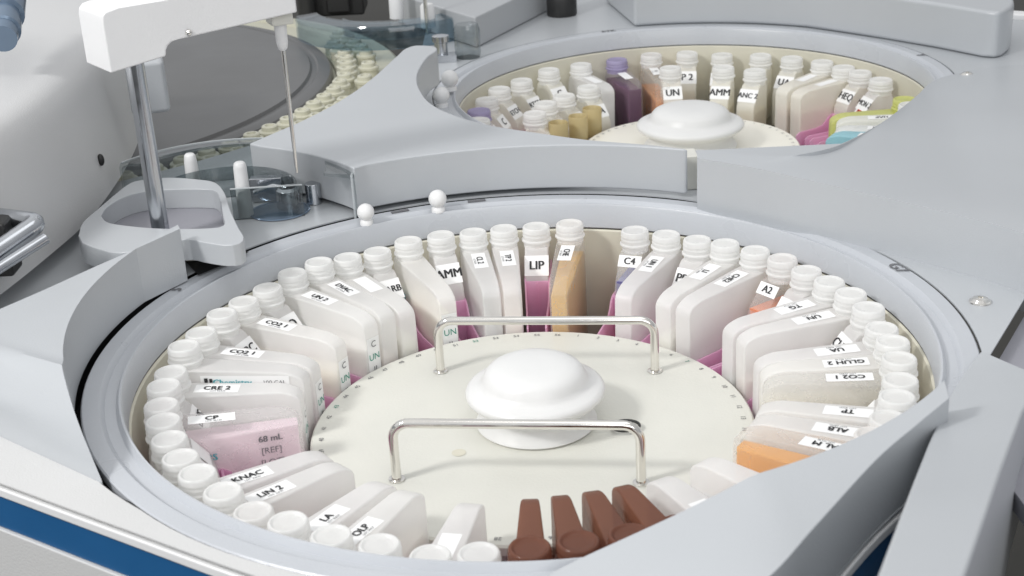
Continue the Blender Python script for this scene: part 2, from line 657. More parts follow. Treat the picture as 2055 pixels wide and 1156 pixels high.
# index pegs on the rims
for (px, py, z, r, lb) in ((736, 450, 0.0, 0.0062, 'left white ball peg on the front ring beside the clear guard'),
                           (880, 424, 0.0, 0.0066, 'right white ball peg on the front ring below the middle cover'),
                           (904, 181, -0.012, 0.0085, 'upper white ball peg at left of the rear ring'),
                           (887, 214, -0.012, 0.0080, 'lower white ball peg half hidden behind the cover at the rear ring')):
    p = P(px, py, z)
    t = empty('ball_peg', p, 0, lb, 'peg', 'white ball pegs on the tray rings')
    bm = bmesh.new()
    add_lathe(bm, [(0, 0.0), (r * 0.75, 0.0), (r * 0.75, 0.003), (r * 0.5, 0.004)] +
              [(r * math.cos(R_(a)), 0.003 + r + r * math.sin(R_(a))) for a in range(-50, 90, 12)] + [(0, 0.003 + 2 * r)], n=24)
    finish(bm, 'ball', M['white'], t, 60)

# ------------------------------------------------------------------ covers
# left cover
A = arc((0, 0), 0.2528, 151.0, 198, 26, ZC) + arc((0, 0), 0.2540, 200, 214, 8, lambda t: ZC * (1 - t) ** 0.8 + 0.0015)
B = [P(361, 459, ZC), P(265, 503, ZC), P(191, 535, ZC), P(88, 582, ZC), P(0, 620, ZC), P(-130, 680, ZC), P(-190, 740, 0.02), P(-200, 780, 0.0015)]
cv = loft_solid('casing_cover', A, B, 0.001, M['casing'], nu=60, nv=14, bevel=0.0030)
setp(cv, 'raised grey cover with a curved wall at the left of the front tray', 'cover panel', 'raised covers around the trays')
# middle cover
fr = [(738, 333), (800, 317), (870, 304), (960, 296), (1050, 292), (1130, 291), (1200, 293), (1300, 299), (1380, 306)]
F1 = smooth_curve(arc((0, 0), 0.2545, 115.5, 61.5, 14, ZC), 40)
bkp = [(1381, 299), (1300, 290), (1180, 280), (1080, 266), (980, 250), (905, 228), (862, 205), (843, 180), (837, 160), (841, 140),
       (858, 114), (876, 101), (872, 93), (835, 91), (812, 98), (795, 113), (740, 162), (680, 203), (610, 240), (548, 267), (500, 288)]
B1 = smooth_curve([P(x, y, ZC) for x, y in bkp], 110)
L1 = smooth_curve([P(x, y, ZC) for x, y in ((500, 290), (600, 304), (680, 325), (725, 345))], 12)
bm = bmesh.new()
loop = [(p.x, p.y) for p in F1] + [(p.x, p.y) for p in B1] + [(p.x, p.y) for p in L1[1:-1]]
add_prism(bm, loop, 0.0035, ZC)
cv = finish(bm, 'casing_cover', M['casing'], None, 35, 0.0030, 3)
setp(cv, 'grey saddle-shaped cover between the front and rear trays, ending at a narrow slit', 'cover panel', 'raised covers around the trays')
# filler in the slit
bm = bmesh.new()
q = P(1389, 380, 0.004)
add_box(bm, (q.x, q.y + 0.02, 0.013), (0.012, 0.02, 0.026))
finish(bm, 'slit_filler', M['cream'], body, 35, 0.001)
# right cover
A = smooth_curve([P(1399, 317, ZC), P(1500, 334, ZC), P(1600, 356, ZC), P(1800, 402, ZC), P(1958, 440, ZC), P(2055, 468, ZC), P(2250, 540, ZC)], 60)
zz = [(1399, 300, ZC), (1500, 311, ZC), (1580, 313, ZC), (1640, 304, ZC), (1690, 289, 0.034), (1760, 252, 0.026), (1800, 224, 0.019), (1840, 192, 0.005), (1878, 160, -0.010),
      (1960, 140, -0.0096), (2055, 130, -0.0096), (2350, 130, -0.0096)]
B = smooth_curve([P(*v) for v in zz], 60)
cv = loft_solid('casing_cover', A, B, -0.0117, M['casing'], nu=70, nv=14, bevel=0.0028)
setp(cv, 'broad grey cover sweeping from the slit to the right edge of the photo', 'cover panel', 'raised covers around the trays')
# front right cover
zf = lambda t: 0.0015 + (ZC - 0.0015) * min(1, max(0, t / 0.42)) ** 0.75
A = arc((0, 0), 0.2455, -90.5, -38.5, 40, zf)
B = [Vector((0.0, -0.2930, 0.0015)), Vector((0.03, -0.3065, 0.012)), Vector((0.055, -0.311, 0.026)), P(1540, 1160, ZC), P(1640, 1052, ZC), P(1760, 921, ZC), P(1840, 852, ZC), P(1906, 798, ZC)]
B = smooth_curve(B, 60)
cv = loft_solid('casing_cover', A, B, 0.0002, M['casing'], nu=60, nv=14, bevel=0.0028)
setp(cv, 'grey cover overhanging the front tray at bottom right with a dark outer side', 'cover panel', 'raised covers around the trays')
# rear cover
w0 = arc(C2, 0.2535, 96.5, 52, 20)
w1 = [P(1770, 79, -0.012), P(1880, 98, -0.012), P(1970, 116, -0.012), P(1995, 118, -0.012), P(2012, 114, -0.012), P(2023, 105, -0.012), P(2028, 95, -0.012), P(2026, 84, -0.012), P(2014, 73, -0.012)]
w2 = [P(1990, 66, -0.012), P(1900, 62, -0.012), P(1760, 48, -0.012), P(1600, 22, -0.012), P(1400, 8, -0.012), P(1215, 4, -0.012)]
bm = bmesh.new()
add_prism(bm, [(p.x, p.y) for p in w0 + w1 + w2], -0.0115, 0.0345)
cv = finish(bm, 'casing_cover', M['casing'], None, 35, 0.004, 4)
setp(cv, 'low grey cover behind the rear tray with a rounded right end', 'cover panel', 'raised covers around the trays')
# rear edge trim
bm = bmesh.new()
n_ = Vector((-bd.y, bd.x, 0)).normalized()
tp = [bk0, bk3, bk3 + n_ * 0.018, bk0 + n_ * 0.018]
add_prism(bm, [(p.x, p.y) for p in tp], -0.03, -0.006)
finish(bm, 'rear_edge_trim', M['white'], body, 35, 0.002)
# side recess and arm on the right
r3 = r1 + dv * 3.2
bm = bmesh.new()
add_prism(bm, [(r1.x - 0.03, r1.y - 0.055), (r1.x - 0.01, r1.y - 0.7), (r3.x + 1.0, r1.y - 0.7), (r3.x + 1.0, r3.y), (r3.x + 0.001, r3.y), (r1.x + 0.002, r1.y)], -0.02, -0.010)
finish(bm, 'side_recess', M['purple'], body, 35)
arm_px = [(1968, 702, 0.001), (2060, 741, 0.001), (2072, 790, 0.016), (2052, 828, 0.026), (2010, 942, 0.054), (1935, 1158, 0.090), (1880, 1330, 0.1),
          (1700, 1330, 0.1), (1758, 1158, 0.090), (1832, 965, 0.054), (1862, 890, 0.036), (1902, 800, 0.010), (1934, 745, 0.003)]
bm = bmesh.new()
tv = [bm.verts.new(P(x, y, z)) for x, y, z in arm_px]
bv = [bm.verts.new((v.co.x + 0.001, v.co.y, -0.05 if i not in (0, 1, 12) else v.co.z - 0.004)) for i, v in enumerate(tv)]
ft = bm.faces.new(tv)
fb = bm.faces.new(bv[::-1])
for i in range(len(tv)):
    j = (i + 1) % len(tv)
    bm.faces.new((tv[i], bv[i], bv[j], tv[j]))
bmesh.ops.triangulate(bm, faces=[ft, fb])
cv = finish(bm, 'side_arm', M['casing'], None, 50, 0.004, 3)
setp(cv, 'pale grey arm rising toward the viewer at the right edge', 'machine arm')
# screws
for (px, py, z, r, lb) in ((1967, 606, 0.0, 0.0052, 'chrome domed screw on the deck right of the front ring'),
                           (1941, 151, -0.010, 0.0055, 'dark screw on the grey surface right of the rear ring')):
    p = P(px, py, z)
    bm = bmesh.new()
    add_lathe(bm, [(r * 1.25, 0.0), (r * 1.2, 0.0008), (r, 0.0012), (r * 0.85, 0.0024), (r * 0.3, 0.003), (r * 0.3, 0.0018), (0, 0.0018)], n=24)
    o = finish(bm, 'screw', M['chrome'], None, 35)
    o.location = p
    setp(o, lb, 'screw', 'screws in the deck')


# ------------------------------------------------------------------ reagent tray hubs
def make_hub(c, name, label, R, z, knob_off, bars, big=True, rot=0.0):
    t = empty(name, (c.x, c.y, c.z + z), 0, label, 'reagent tray')
    bm = bmesh.new()
    add_lathe(bm, [(0, 0), (R - 0.0012, 0), (R, -0.0012), (R, -0.006), (R - 0.004, -0.009), (R - 0.004, -0.0115), (0, -0.0115)], n=128)
    finish(bm, 'hub_plate', M['cream'] if big else M['cream_rear'], t, 35)
    bm = bmesh.new()
    add_lathe(bm, [(R - 0.006, -0.012), (R - 0.006, -0.06), (0.2255, -0.062), (0.2255, -0.066), (0, -0.066)], n=96)
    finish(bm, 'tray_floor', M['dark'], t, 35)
    bm = bmesh.new()
    n = 56
    for k in range(n):
        a = 2 * PI * k / n + R_(80)
        rd = Vector((math.cos(a), math.sin(a), 0))
        tg = Vector((-rd.y, rd.x, 0))
        mi = 1 if k % 9 == 4 else 0
        add_text(bm, str(n - k), rd * (R - 0.0065) + Vector((0, 0, 0.0003)), -tg, rd, 0.0030, mi, False)
    finish(bm, 'position_numerals', [M['ink_grey'], M['ink_green']], t)
    s = 1.0 if big else 1.28
    bm = bmesh.new()
    prof = [(0.0, 0.0005), (0.035, 0.0005), (0.036, 0.0015), (0.0348, 0.0035), (0.0325, 0.0065), (0.0310, 0.0100), (0.0320, 0.0135), (0.0355, 0.0158),
            (0.0390, 0.0175), (0.0408, 0.0195), (0.0412, 0.0214), (0.0404, 0.0232), (0.0380, 0.0246), (0.0345, 0.0256), (0.0318, 0.0270), (0.0305, 0.0292),
            (0.0295, 0.0322), (0.0275, 0.0348), (0.0240, 0.0368), (0.0180, 0.0382), (0.010, 0.0389), (0, 0.0391)]
    add_lathe(bm, [(r * s, zz_) for r, zz_ in prof], (knob_off[0], knob_off[1], 0), 64)
    if not big:
        bmesh.ops.scale(bm, vec=(1, 1, 1.06), verts=bm.verts)
    finish(bm, 'knob', M['knob'], t, 60)
    for (a_, b_) in bars:
        a_ = Vector((a_[0], a_[1], 0))
        b_ = Vector((b_[0], b_[1], 0))
        h, rad = 0.0355, 0.0095
        d = (b_ - a_).normalized()
        pts = [a_ + Vector((0, 0, -0.001)), a_ + Vector((0, 0, h - rad))]
        for k in range(1, 9):
            u = k / 8 * PI / 2
            pts.append(a_ + d * (rad * (1 - math.cos(u))) + Vector((0, 0, h - rad + rad * math.sin(u))))
        for k in range(0, 9):
            u = (1 - k / 8) * PI / 2
            pts.append(b_ - d * (rad * (1 - math.cos(u))) + Vector((0, 0, h - rad + rad * math.sin(u))))
        pts.append(b_ + Vector((0, 0, -0.001)))
        bm = bmesh.new()
        add_tube(bm, pts, 0.0027, 18)
        for e_ in (a_, b_):
            add_lathe(bm, [(0.0046, 0.0), (0.0046, 0.0006), (0.0028, 0.0009)], (e_.x, e_.y, 0.0002), 20)
        finish(bm, 'handle', M['chrome'], t, 60)
    if big:
        bm = bmesh.new()
        q_ = P(1256, 862, c.z + z) - Vector((c.x, c.y, c.z + z))
        add_tube(bm, [(q_.x + 0.0080 * math.cos(u * PI / 12), q_.y + 0.0065 * math.sin(u * PI / 12), 0.0025) for u in range(25)], 0.0009, 8, cap=False)
        finish(bm, 'black_ring', M['rubber'], t, 60)
        bm = bmesh.new()
        q_ = P(921, 909, c.z + z) - Vector((c.x, c.y, c.z + z))
        add_lathe(bm, [(0.0, -0.0002), (0.0022, 0.0003), (0.0042, 0.0001)], (q_.x, q_.y, 0.0002), 16)
        finish(bm, 'dimple', M['beige'], t, 60)
    return t


make_hub(C1, 'reagent_tray', 'round cream tray centre with two chrome handles and a white knob in front',
         0.1308, -0.0564, (0.003, 0.002), [((-0.056, 0.077), (0.080, 0.060)), ((-0.077, -0.057), (0.057, -0.075))])
make_hub(C2, 'reagent_tray', 'rear cream tray centre with a white knob, mostly behind the grey covers', 0.107, -0.066, (0.0, 0.0), [], False)

# ------------------------------------------------------------------ bottles
RM = 0.2085      # radius of the mouths


def neck_mesh(cx, z0, z1, r=0.0101):
    r *= WK[0]
    bm = bmesh.new()
    h = z1 - z0
    prof = [(r * 0.92, z0 - 0.002), (r * 0.92, z0), (r * 0.95, z0 + h * 0.16), (r * 1.06, z0 + h * 0.22), (r * 1.06, z0 + h * 0.29), (r * 0.96, z0 + h * 0.34),
            (r * 0.955, z0 + h * 0.46), (r * 0.99, z0 + h * 0.50), (r * 0.99, z0 + h * 0.54), (r * 0.955, z0 + h * 0.58),
            (r * 0.955, z0 + h * 0.66), (r * 0.99, z0 + h * 0.70), (r * 0.99, z0 + h * 0.74), (r * 0.96, z0 + h * 0.79),
            (r * 0.96, z1 - 0.0012), (r * 0.90, z1 - 0.0002), (r * 0.84, z1), (r * 0.78, z1 - 0.0003), (r * 0.74, z1 - 0.0010),
            (r * 0.66, z1 - 0.0013), (r * 0.3, z1 - 0.0011), (0, z1 - 0.0010)]
    add_lathe(bm, prof, (cx, 0, 0), 28)
    return bm


def slab_bm(prof, wfun, inset=0.0, bev=0.0022):
    """prof: closed convex outline in x-z, width in y given by wfun(x); long edges rounded"""
    bm = bmesh.new()
    n = len(prof)
    area_ = sum(prof[i][0] * prof[(i + 1) % n][1] - prof[(i + 1) % n][0] * prof[i][1] for i in range(n))
    sg = 1 if area_ > 0 else -1
    nr = []
    for i in range(n):
        p, a, b = Vector(prof[i]), Vector(prof[i - 1]), Vector(prof[(i + 1) % n])
        e1 = (p - a).normalized()
        e2 = (b - p).normalized()
        m_ = Vector((-(e1.y + e2.y), e1.x + e2.x)) * sg
        m_ = m_.normalized() / max(0.75, abs(m_.length) / 2) if m_.length > 1e-9 else Vector((0, 0))
        nr.append(m_)
    rings = []
    steps = [(1 - math.sin(k * PI / 8), 1 - math.cos(k * PI / 8)) for k in range(5)] if bev else [(0, 0)]
    for sd in (1, -1):
        st = steps if sd == 1 else steps[::-1]
        for di, dy_ in st:
            ring = []
            for (x, z), m_ in zip(prof, nr):
                q = (x + m_.x * di * bev, z + m_.y * di * bev) if bev else (x, z)
                yv = wfun(x) / 2 - inset - dy_ * bev
                # di = 1 at the flat side, 0 at the outline
                ring.append(bm.verts.new((q[0], sd * yv, q[1])))
            rings.append(ring)
    for a, b in zip(rings[:-1], rings[1:]):
        for i in range(n):
            j = (i + 1) % n
            bm.faces.new((a[i], a[j], b[j], b[i]))
    bm.faces.new(rings[0][::-1])
    bm.faces.new(rings[-1])
    return bm


def rounded(prof, rs, seg=4):
    """round the corners of an x-z outline"""
    out = []
    n = len(prof)
    for i in range(n):
        p = Vector(prof[i])
        a = Vector(prof[i - 1])
        b = Vector(prof[(i + 1) % n])
        r = rs[i] if isinstance(rs, (list, tuple)) else rs
        if r <= 0:
            out.append((p.x, p.y))
            continue
        u = (a - p).normalized()
        v = (b - p).normalized()
        for k in range(seg + 1):
            t = k / seg
            q_ = (p + u * r) * (1 - t) ** 2 + p * 2 * t * (1 - t) + (p + v * r) * t ** 2
            out.append((q_.x, q_.y))
    return out


ZM, ZB = -0.009, -0.116
WK = [1.0]          # rear bottles are a size larger
NB = -0.0215     # bottom of the neck


def w_slab(x):
    return (0.0124 + (min(max(x, 0.137), 0.2) - 0.137) / 0.063 * 0.0063) * WK[0]


def make_slab(ang, c, dz, text, liq, level, label, mats, extra=None, cat='bottle', group='reagent bottles in the trays', ri=0.1340, brown=False):
    """tall wedge bottle: neck at the outer end, flat body running in toward the hub"""
    t = empty('slab_bottle', (c.x, c.y, c.z + dz), R_(ang), label, cat, group)
    t.rotation_euler = (random.uniform(-0.014, 0.014), random.uniform(-0.008, 0.008), R_(ang))
    prof = rounded([(ri, ZB), (0.2185, ZB), (0.2190, -0.034), (0.2160, NB), (0.196, NB - 0.0002), (ri + 0.010, -0.0232), (ri, -0.0275)],
                   [0.0035, 0.0035, 0.005, 0.0035, 0.005, 0.0048, 0.0048], 5)
    wf = w_slab if not brown else (lambda x: 0.0085 + (x - ri) / (0.2185 - ri) * 0.0085)
    bm = slab_bm(prof, wf, 0.0, 0.0012)
    finish(bm, 'bottle_body', mats[0], t, 50)
    finish(neck_mesh(RM, NB, ZM), 'neck', mats[1], t, 50)
    if liq:
        zl = level
        pl = rounded([(ri + 0.0018, ZB + 0.002), (0.2170, ZB + 0.002), (0.2170, zl), (ri + 0.0018, zl)], [0.002, 0.002, 0, 0])
        finish(slab_bm(pl, wf, 0.0008, 0.0015), 'reagent', liquid(liq), t, 50)
    if text is not None:
        bm = bmesh.new()
        wx = 0.026
        xc = 0.183
        sl = (0.0018 / 0.045)
        lp = Vector((xc + random.uniform(-0.001, 0.001), random.uniform(-0.0006, 0.0006), NB - 0.0002 - (0.196 - xc) * sl + 0.0001))
        rt_ = random.uniform(-0.04, 0.04)
        add_label(bm, lp, (-1, rt_, -sl), (-rt_, -1, 0), wx, 0.0098, text, 0.0044)
        if text:
            add_text(bm, 'LOT %05d' % random.randint(10000, 99999), lp + Vector((-0.001, 0.0037, 0.0006)), (-1, rt_, -sl), (-rt_, -1, 0), 0.0014, 1, False)
        finish(bm, 'label', [M['paper'], M['ink']], t)
    if extra == 'chem':
        for sd in (-1,):
            bm = bmesh.new()
            yd = (0, 0, 1)
            tl = (w_slab(0.2) - w_slab(0.137)) / 2 / 0.063
            xd = (-1, -tl, 0)
            def W(x, z):
                return (x, (w_slab(x) / 2) + 0.0002, z)
            nrm = Vector(xd).normalized().cross(Vector(yd))
            add_label(bm, W(0.170, -0.0355), xd, yd, 0.054, 0.0215, '', 0.004)
            add_text(bm, 'Chemistry', Vector(W(0.1775, -0.0290)) + nrm * 0.0009, xd, yd, 0.0040, 2, True)
            add_quad(bm, Vector(W(0.1935, -0.0290)) + nrm * 0.0009, xd, yd, 0.0022, 0.0058, 1)
            add_quad(bm, Vector(W(0.1905, -0.0290)) + nrm * 0.0009, xd, yd, 0.0018, 0.0052, 1)
            add_text(bm, '100 CAL', Vector(W(0.152, -0.0290)) + nrm * 0.0009, xd, yd, 0.0028, 3, False)
            add_text(bm, 'REF 07', Vector(W(0.176, -0.0370)) + nrm * 0.0009, xd, yd, 0.0028, 3, False)
            finish(bm, 'side_label', [M['paper'], M['ink'], M['teal'], M['ink_grey']], t)
    if extra == 'ml':
        bm = bmesh.new()
        tl = (w_slab(0.2) - w_slab(0.137)) / 2 / 0.063
        xd = (-1, -tl, 0)
        yd = (0, 0, 1)
        def W2(x, z):
            return Vector((x, (w_slab(x) / 2) + 0.0005, z))
        add_text(bm, '68 mL', W2(0.152, -0.036), xd, yd, 0.0038, 0, True)
        add_text(bm, '[REF]', W2(0.152, -0.0435), xd, yd, 0.0038, 0, False)
        add_text(bm, '[LOT]', W2(0.152, -0.0510), xd, yd, 0.0038, 0, False)
        finish(bm, 'side_print', M['ink_grey'], t)
        bm = bmesh.new()
        add_text(bm, 'HRS', W2(0.187, -0.042), xd, yd, 0.0040, 0, True)
        finish(bm, 'teal_print', M['teal'], t)
    if extra == 'end':
        # printed white label on the inner end face
        bm = bmesh.new()
        for k, (s_, zz_, mi_) in enumerate((('C', -0.042, 1), ('UN', -0.051, 2), ('II', -0.060, 3), ('M', -0.069, 3))):
            if k == 0:
                add_quad(bm, (ri - 0.0003, 0, -0.0555), (0, -1, 0), (0, 0, 1), 0.0105, 0.036, 0)
            add_text(bm, s_, (ri - 0.0007, 0, zz_), (0, -1, 0), (0, 0, 1), 0.0045, mi_, False)
        finish(bm, 'end_label', [M['paper'], M['ink_grey'], M['ink_green'], M['ink_grey']], t)
    return t


def make_short(ang, c, dz, text, liq, label, mats, rm=RM, big=False, red=False, lift=False, group='reagent bottles in the trays', teal=False):
    """small bottle: neck, tilted shoulder label, short body"""
    t = empty('short_bottle', (c.x, c.y, c.z + dz), R_(ang), label, 'bottle', group)
    t.rotation_euler = (random.uniform(-0.014, 0.014), random.uniform(-0.008, 0.008), R_(ang))
    o = rm - RM
    xi = 0.1835 + o
    prof = rounded([(xi, -0.080), (0.2185 + o, -0.080), (0.2190 + o, -0.032), (0.2165 + o, NB - 0.001), (0.1995 + o, NB - 0.001), (xi + 0.0015, -0.0415), (xi, -0.047)],
                   [0.002, 0.002, 0.004, 0.003, 0.003, 0.003, 0.002])
    wk = WK[0]
    wf = (lambda x: 0.0168 * wk)
    finish(slab_bm(prof, wf, 0.0, 0.0013), 'bottle_body', mats[0], t, 50)
    finish(neck_mesh(RM + o, NB - 0.001, ZM), 'neck', mats[1], t, 50)
    if liq:
        lz = -0.0400 if lift else -0.050
        pl = [(xi + 0.0018, -0.078), (0.2170 + o, -0.078), (0.2170 + o, lz), (xi + 0.0018, lz)]
        finish(slab_bm(pl, wf, 0.0008, 0.0015), 'reagent', liquid(liq), t, 50)
    p0 = Vector((0.1995 + o, 0, NB - 0.001))
    p1 = Vector((xi + 0.0015, 0, -0.0415))
    mid = p0.lerp(p1, 0.56)
    yd = (p0 - p1).normalized()
    xd = Vector((0, -1, 0))
    bm = bmesh.new()
    if lift:
        add_label(bm, p0.lerp(p1, 0.30), xd, yd, 0.0165 * wk, 0.0085, text, 0.0050)
    else:
        add_label(bm, mid, xd, yd, 0.0172 * wk, 0.0150, text, (0.0064 if len(text) < 4 else 0.0048) * wk, stretch=0.95)
    if red:
        nn = xd.cross(yd)
        add_quad(bm, mid + nn * 0.0006 - yd * 0.0115, xd, yd, 0.0085, 0.0085, 2)
        add_text(bm, 'X', mid + nn * 0.0009 - yd * 0.0115, xd, yd, 0.0066, 1)
        add_quad(bm, mid + nn * 0.0004 - yd * 0.0115, xd, yd, 0.0125, 0.0100, 0)
    finish(bm, 'label', [M['paper'], M['ink'], M['red']], t)
    if teal:
        bm = bmesh.new()
        add_quad(bm, (0.2, -0.0099, -0.040), (-1, 0, 0), (0, 0, 1), 0.022, 0.004, 0)
        finish(bm, 'teal_band', M['teal'], t)
    return t


def make_adapter(ang, c, dz, label, ri=0.1345, top=-0.047):
    """pink tray insert: tall pocket at the outer end, low channel toward the hub"""
    t = empty('bottle_adapter', (c.x, c.y, c.z + dz), R_(ang), label, 'bottle holder', 'pink adapters under the short bottles')
    pr = [(ri, -0.116), (0.2215, -0.116), (0.2215, top), (0.1845, top), (0.1800, top - 0.0008), (0.1765, top - 0.003), (0.1735, top - 0.007), (0.169, top - 0.0105),
          (0.160, top - 0.0120), (ri + 0.004, top - 0.0125), (ri, top - 0.0155)]
    bm = bmesh.new()
    for s in (-1, 1):
        a = []
        b = []
        for x, z in pr:
            wv = (w_slab(x) + 0.0012) / 2
            a.append(bm.verts.new((x, s * wv, z)))
            b.append(bm.verts.new((x, s * (wv - 0.0011), z)))
        bm.faces.new(a)
        bm.faces.new(b[::-1])
        for i in range(len(pr)):
            j = (i + 1) % len(pr)
            bm.faces.new((a[j], a[i], b[i], b[j]))
    finish(bm, 'side_wall', M['pink'], t, 40)
    bm = bmesh.new()
    add_box(bm, (0.1812, 0, (top - 0.110) / 2), (0.0012, 0.0165, -0.110 - top))
    add_box(bm, (0.1800, 0, (top - 0.110) / 2), (0.0014, 0.0013, -0.110 - top + 0.002))
    add_box(bm, ((ri + 0.2215) / 2, 0, -0.1135), (0.2215 - ri, 0.0135, 0.002))
    finish(bm, 'front_wall', M['pink'], t, 40)
    return t


WF = (M['frost'], M['neck'])
WC = (M['frost_clear'], M['neck'])
WR = (M['frost_cream'], M['neck'])
TINTS = [(0.94, 0.80, 0.84), (0.93, 0.87, 0.72), (0.84, 0.90, 0.93), (0.93, 0.91, 0.87), (0.94, 0.82, 0.76), (0.92, 0.90, 0.80)]
BR = (M['brown'], M['brown'])
MILK = (0.90, 0.89, 0.87)
CREAM = (0.62, 0.55, 0.44)
AMB = (0.62, 0.30, 0.05)
ORG = (0.72, 0.28, 0.14)
ROSE = (0.62, 0.42, 0.46)

# slot: (kind, text, liquid, level, look, options)
front = {
    0: ('slab', 'CHE', (0.66, 0.40, 0.12), -0.034, 'clearer slab bottle holding amber liquid', {'m': WC}),
    1: ('short', 'LIP', None, 0, 'short white bottle marked LIP', {}),
    2: ('slab', 'TP 2', MILK, -0.06, 'white slab bottle', {}),
    3: ('slab', 'CL 2', (0.70, 0.76, 0.80), -0.07, 'white slab bottle', {}),
    4: ('short', 'AMM', None, 0, 'short white bottle marked AMM', {}),
    5: ('slab', None, MILK, -0.06, 'unlabelled white slab bottle', {'x': 'end'}),
    6: ('short', 'CARB', None, 0, 'short white bottle marked CARB', {'teal': True}),
    7: ('slab', '', MILK, -0.07, 'white slab bottle', {}),
    8: ('slab', 'DVAC', MILK, -0.06, 'white slab bottle marked DVAC', {}),
    9: ('slab', 'UN 2', MILK, -0.06, 'white slab bottle marked UN', {'x': 'end'}),
    10: ('short', 'SO', None, 0, 'short white bottle marked SO with a teal band', {'teal': True}),
    11: ('slab', 'CO2 1', MILK, -0.06, 'white slab bottle marked CO2', {'x': 'end'}),
    12: ('short', 'IBC', None, 0, 'short white bottle marked IBC', {}),
    13: ('slab', 'CO2 1', CREAM, -0.08, 'white slab bottle marked CO2', {'x': 'end'}),
    14: ('slab', None, ROSE, -0.06, 'slab bottle with a teal Chemistry side label', {'x': 'chem'}),
    15: ('slab', 'CRE 2', MILK, -0.06, 'white slab bottle marked CRE', {'x': 'end'}),
    16: ('short', 'DVS', None, 0, 'short white bottle with an upright label', {}),
    17: ('slab', 'CP', (0.84, 0.68, 0.74), -0.031, 'pinkish slab bottle marked CP and 68 mL', {'x': 'ml', 'm': WC}),
    18: ('short', '', None, 0, 'short white bottle in a bright pink holder', {}),
    19: ('short', '', None, 0, 'short white bottle next to the pink-held one', {}),
    20: ('short', '', None, 0, 'short white bottle touching the KNAC bottle', {}),
    21: ('slab', 'KNAC', MILK, -0.06, 'white slab bottle marked KNAC', {}),
    22: ('slab', 'LIN 2', CREAM, -0.06, 'cream-filled slab bottle marked LIN', {}),
    23: ('short', 'CR', ORG, 0, 'short bottle marked CR showing orange', {'lift': 1, 'm': WC}),
    24: ('slab', 'LA', MILK, -0.06, 'white slab bottle marked LA', {}),
    25: ('slab', 'OLP', MILK, -0.06, 'white slab bottle marked OLP', {}),
    26: ('short', 'TC', None, 0, 'short white bottle marked TC', {}),
    27: ('slab', '', MILK, -0.06, 'lone white slab bottle between gaps', {}),
    -28: ('short', '', None, 0, 'short white bottle beside the brown ones', {}),
    -27: ('brown', None, None, 0, 'brown bottle, leftmost of the four brown ones', {}),
    -26: ('brown', None, None, 0, 'brown bottle, second from left of the four', {}),
    -25: ('brown', None, None, 0, 'brown bottle, third from left of the four', {}),
    -24: ('brown', None, None, 0, 'brown bottle, rightmost of the four brown ones', {}),
    -23: ('short', '', None, 0, 'short white bottle right of the brown ones', {}),
    -22: ('slab', 'T1', MILK, -0.06, 'white slab bottle half under the cover', {}),
    -21: ('short', '', None, 0, 'short white bottle half under the cover', {}),
    -20: ('slab', 'T', MILK, -0.06, 'white slab bottle half under the cover', {}),
    -19: ('short', '', None, 0, 'short white bottle half under the cover', {}),
    -18: ('slab', 'AL M', (0.80, 0.36, 0.05), -0.034, 'slab bottle filled with orange liquid', {'m': WC}),
    -17: ('slab', 'ALB', MILK, -0.06, 'white slab bottle marked ALB', {}),
    -16: ('slab', 'TP', MILK, -0.06, 'white slab bottle marked TP', {}),
    -15: ('short', '', None, 0, 'short white bottle in a pink holder', {}),
    -14: ('slab', 'CO2 1', (0.80, 0.70, 0.50), -0.046, 'slab bottle of cream liquid marked CO2', {'m': WC}),
    -13: ('slab', 'GLUH 2', MILK, -0.06, 'white slab bottle marked GLUH', {}),
    -12: ('slab', 'UA', MILK, -0.06, 'white slab bottle marked UA', {}),
    -11: ('short', 'CHA', (0.6, 0.4, 0.42), 0, 'short bottle with a pink tint marked CHA', {}),
    -10: ('slab', 'UN', MILK, -0.06, 'white slab bottle marked UN', {}),
    -9: ('slab', 'TG', (0.74, 0.76, 0.74), -0.06, 'white slab bottle marked TG', {}),
    -8: ('short', 'A1', None, 0, 'short white bottle marked A1', {}),
    -7: ('short', 'A2', (0.80, 0.30, 0.17), 0, 'short bottle holding orange-red liquid', {'m': WC, 'lift': 1}),
    -6: ('slab', 'CHE2', ROSE, -0.085, 'white slab bottle marked CHE2', {}),
    -5: ('slab', 'LI', MILK, -0.06, 'white slab bottle marked LI', {}),
    -4: ('short', 'PPX', None, 0, 'short white bottle marked PPX', {}),
    -3: ('slab', 'UN 1', ROSE, -0.085, 'white slab bottle marked UN', {}),
    -2: ('short', 'C4', (0.16, 0.16, 0.36), 0, 'short bottle with violet liquid', {'m': WC, 'lift': 1}),
}
ORD = ['', 'first', 'second', 'third', 'fourth', 'fifth', 'sixth', 'seventh', 'eighth', 'ninth', 'tenth', 'eleventh', 'twelfth', 'thirteenth',
       'fourteenth', 'fifteenth', 'sixteenth', 'seventeenth', 'eighteenth', 'nineteenth', 'twentieth', 'twenty-first', 'twenty-second',
       'twenty-third', 'twenty-fourth', 'twenty-fifth', 'twenty-sixth', 'twenty-seventh', 'twenty-eighth', 'twenty-ninth']


def where(i):
    if i == 1:
        return 'front tray, at the far side'
    if i == 0:
        return 'just right of the LIP bottle'
    if i >= 2:
        return ORD[i - 1] + ' left of LIP'
    if i < -23:
        return 'near side of front tray'
    return ORD[-i - 1] + ' right of the empty slot'


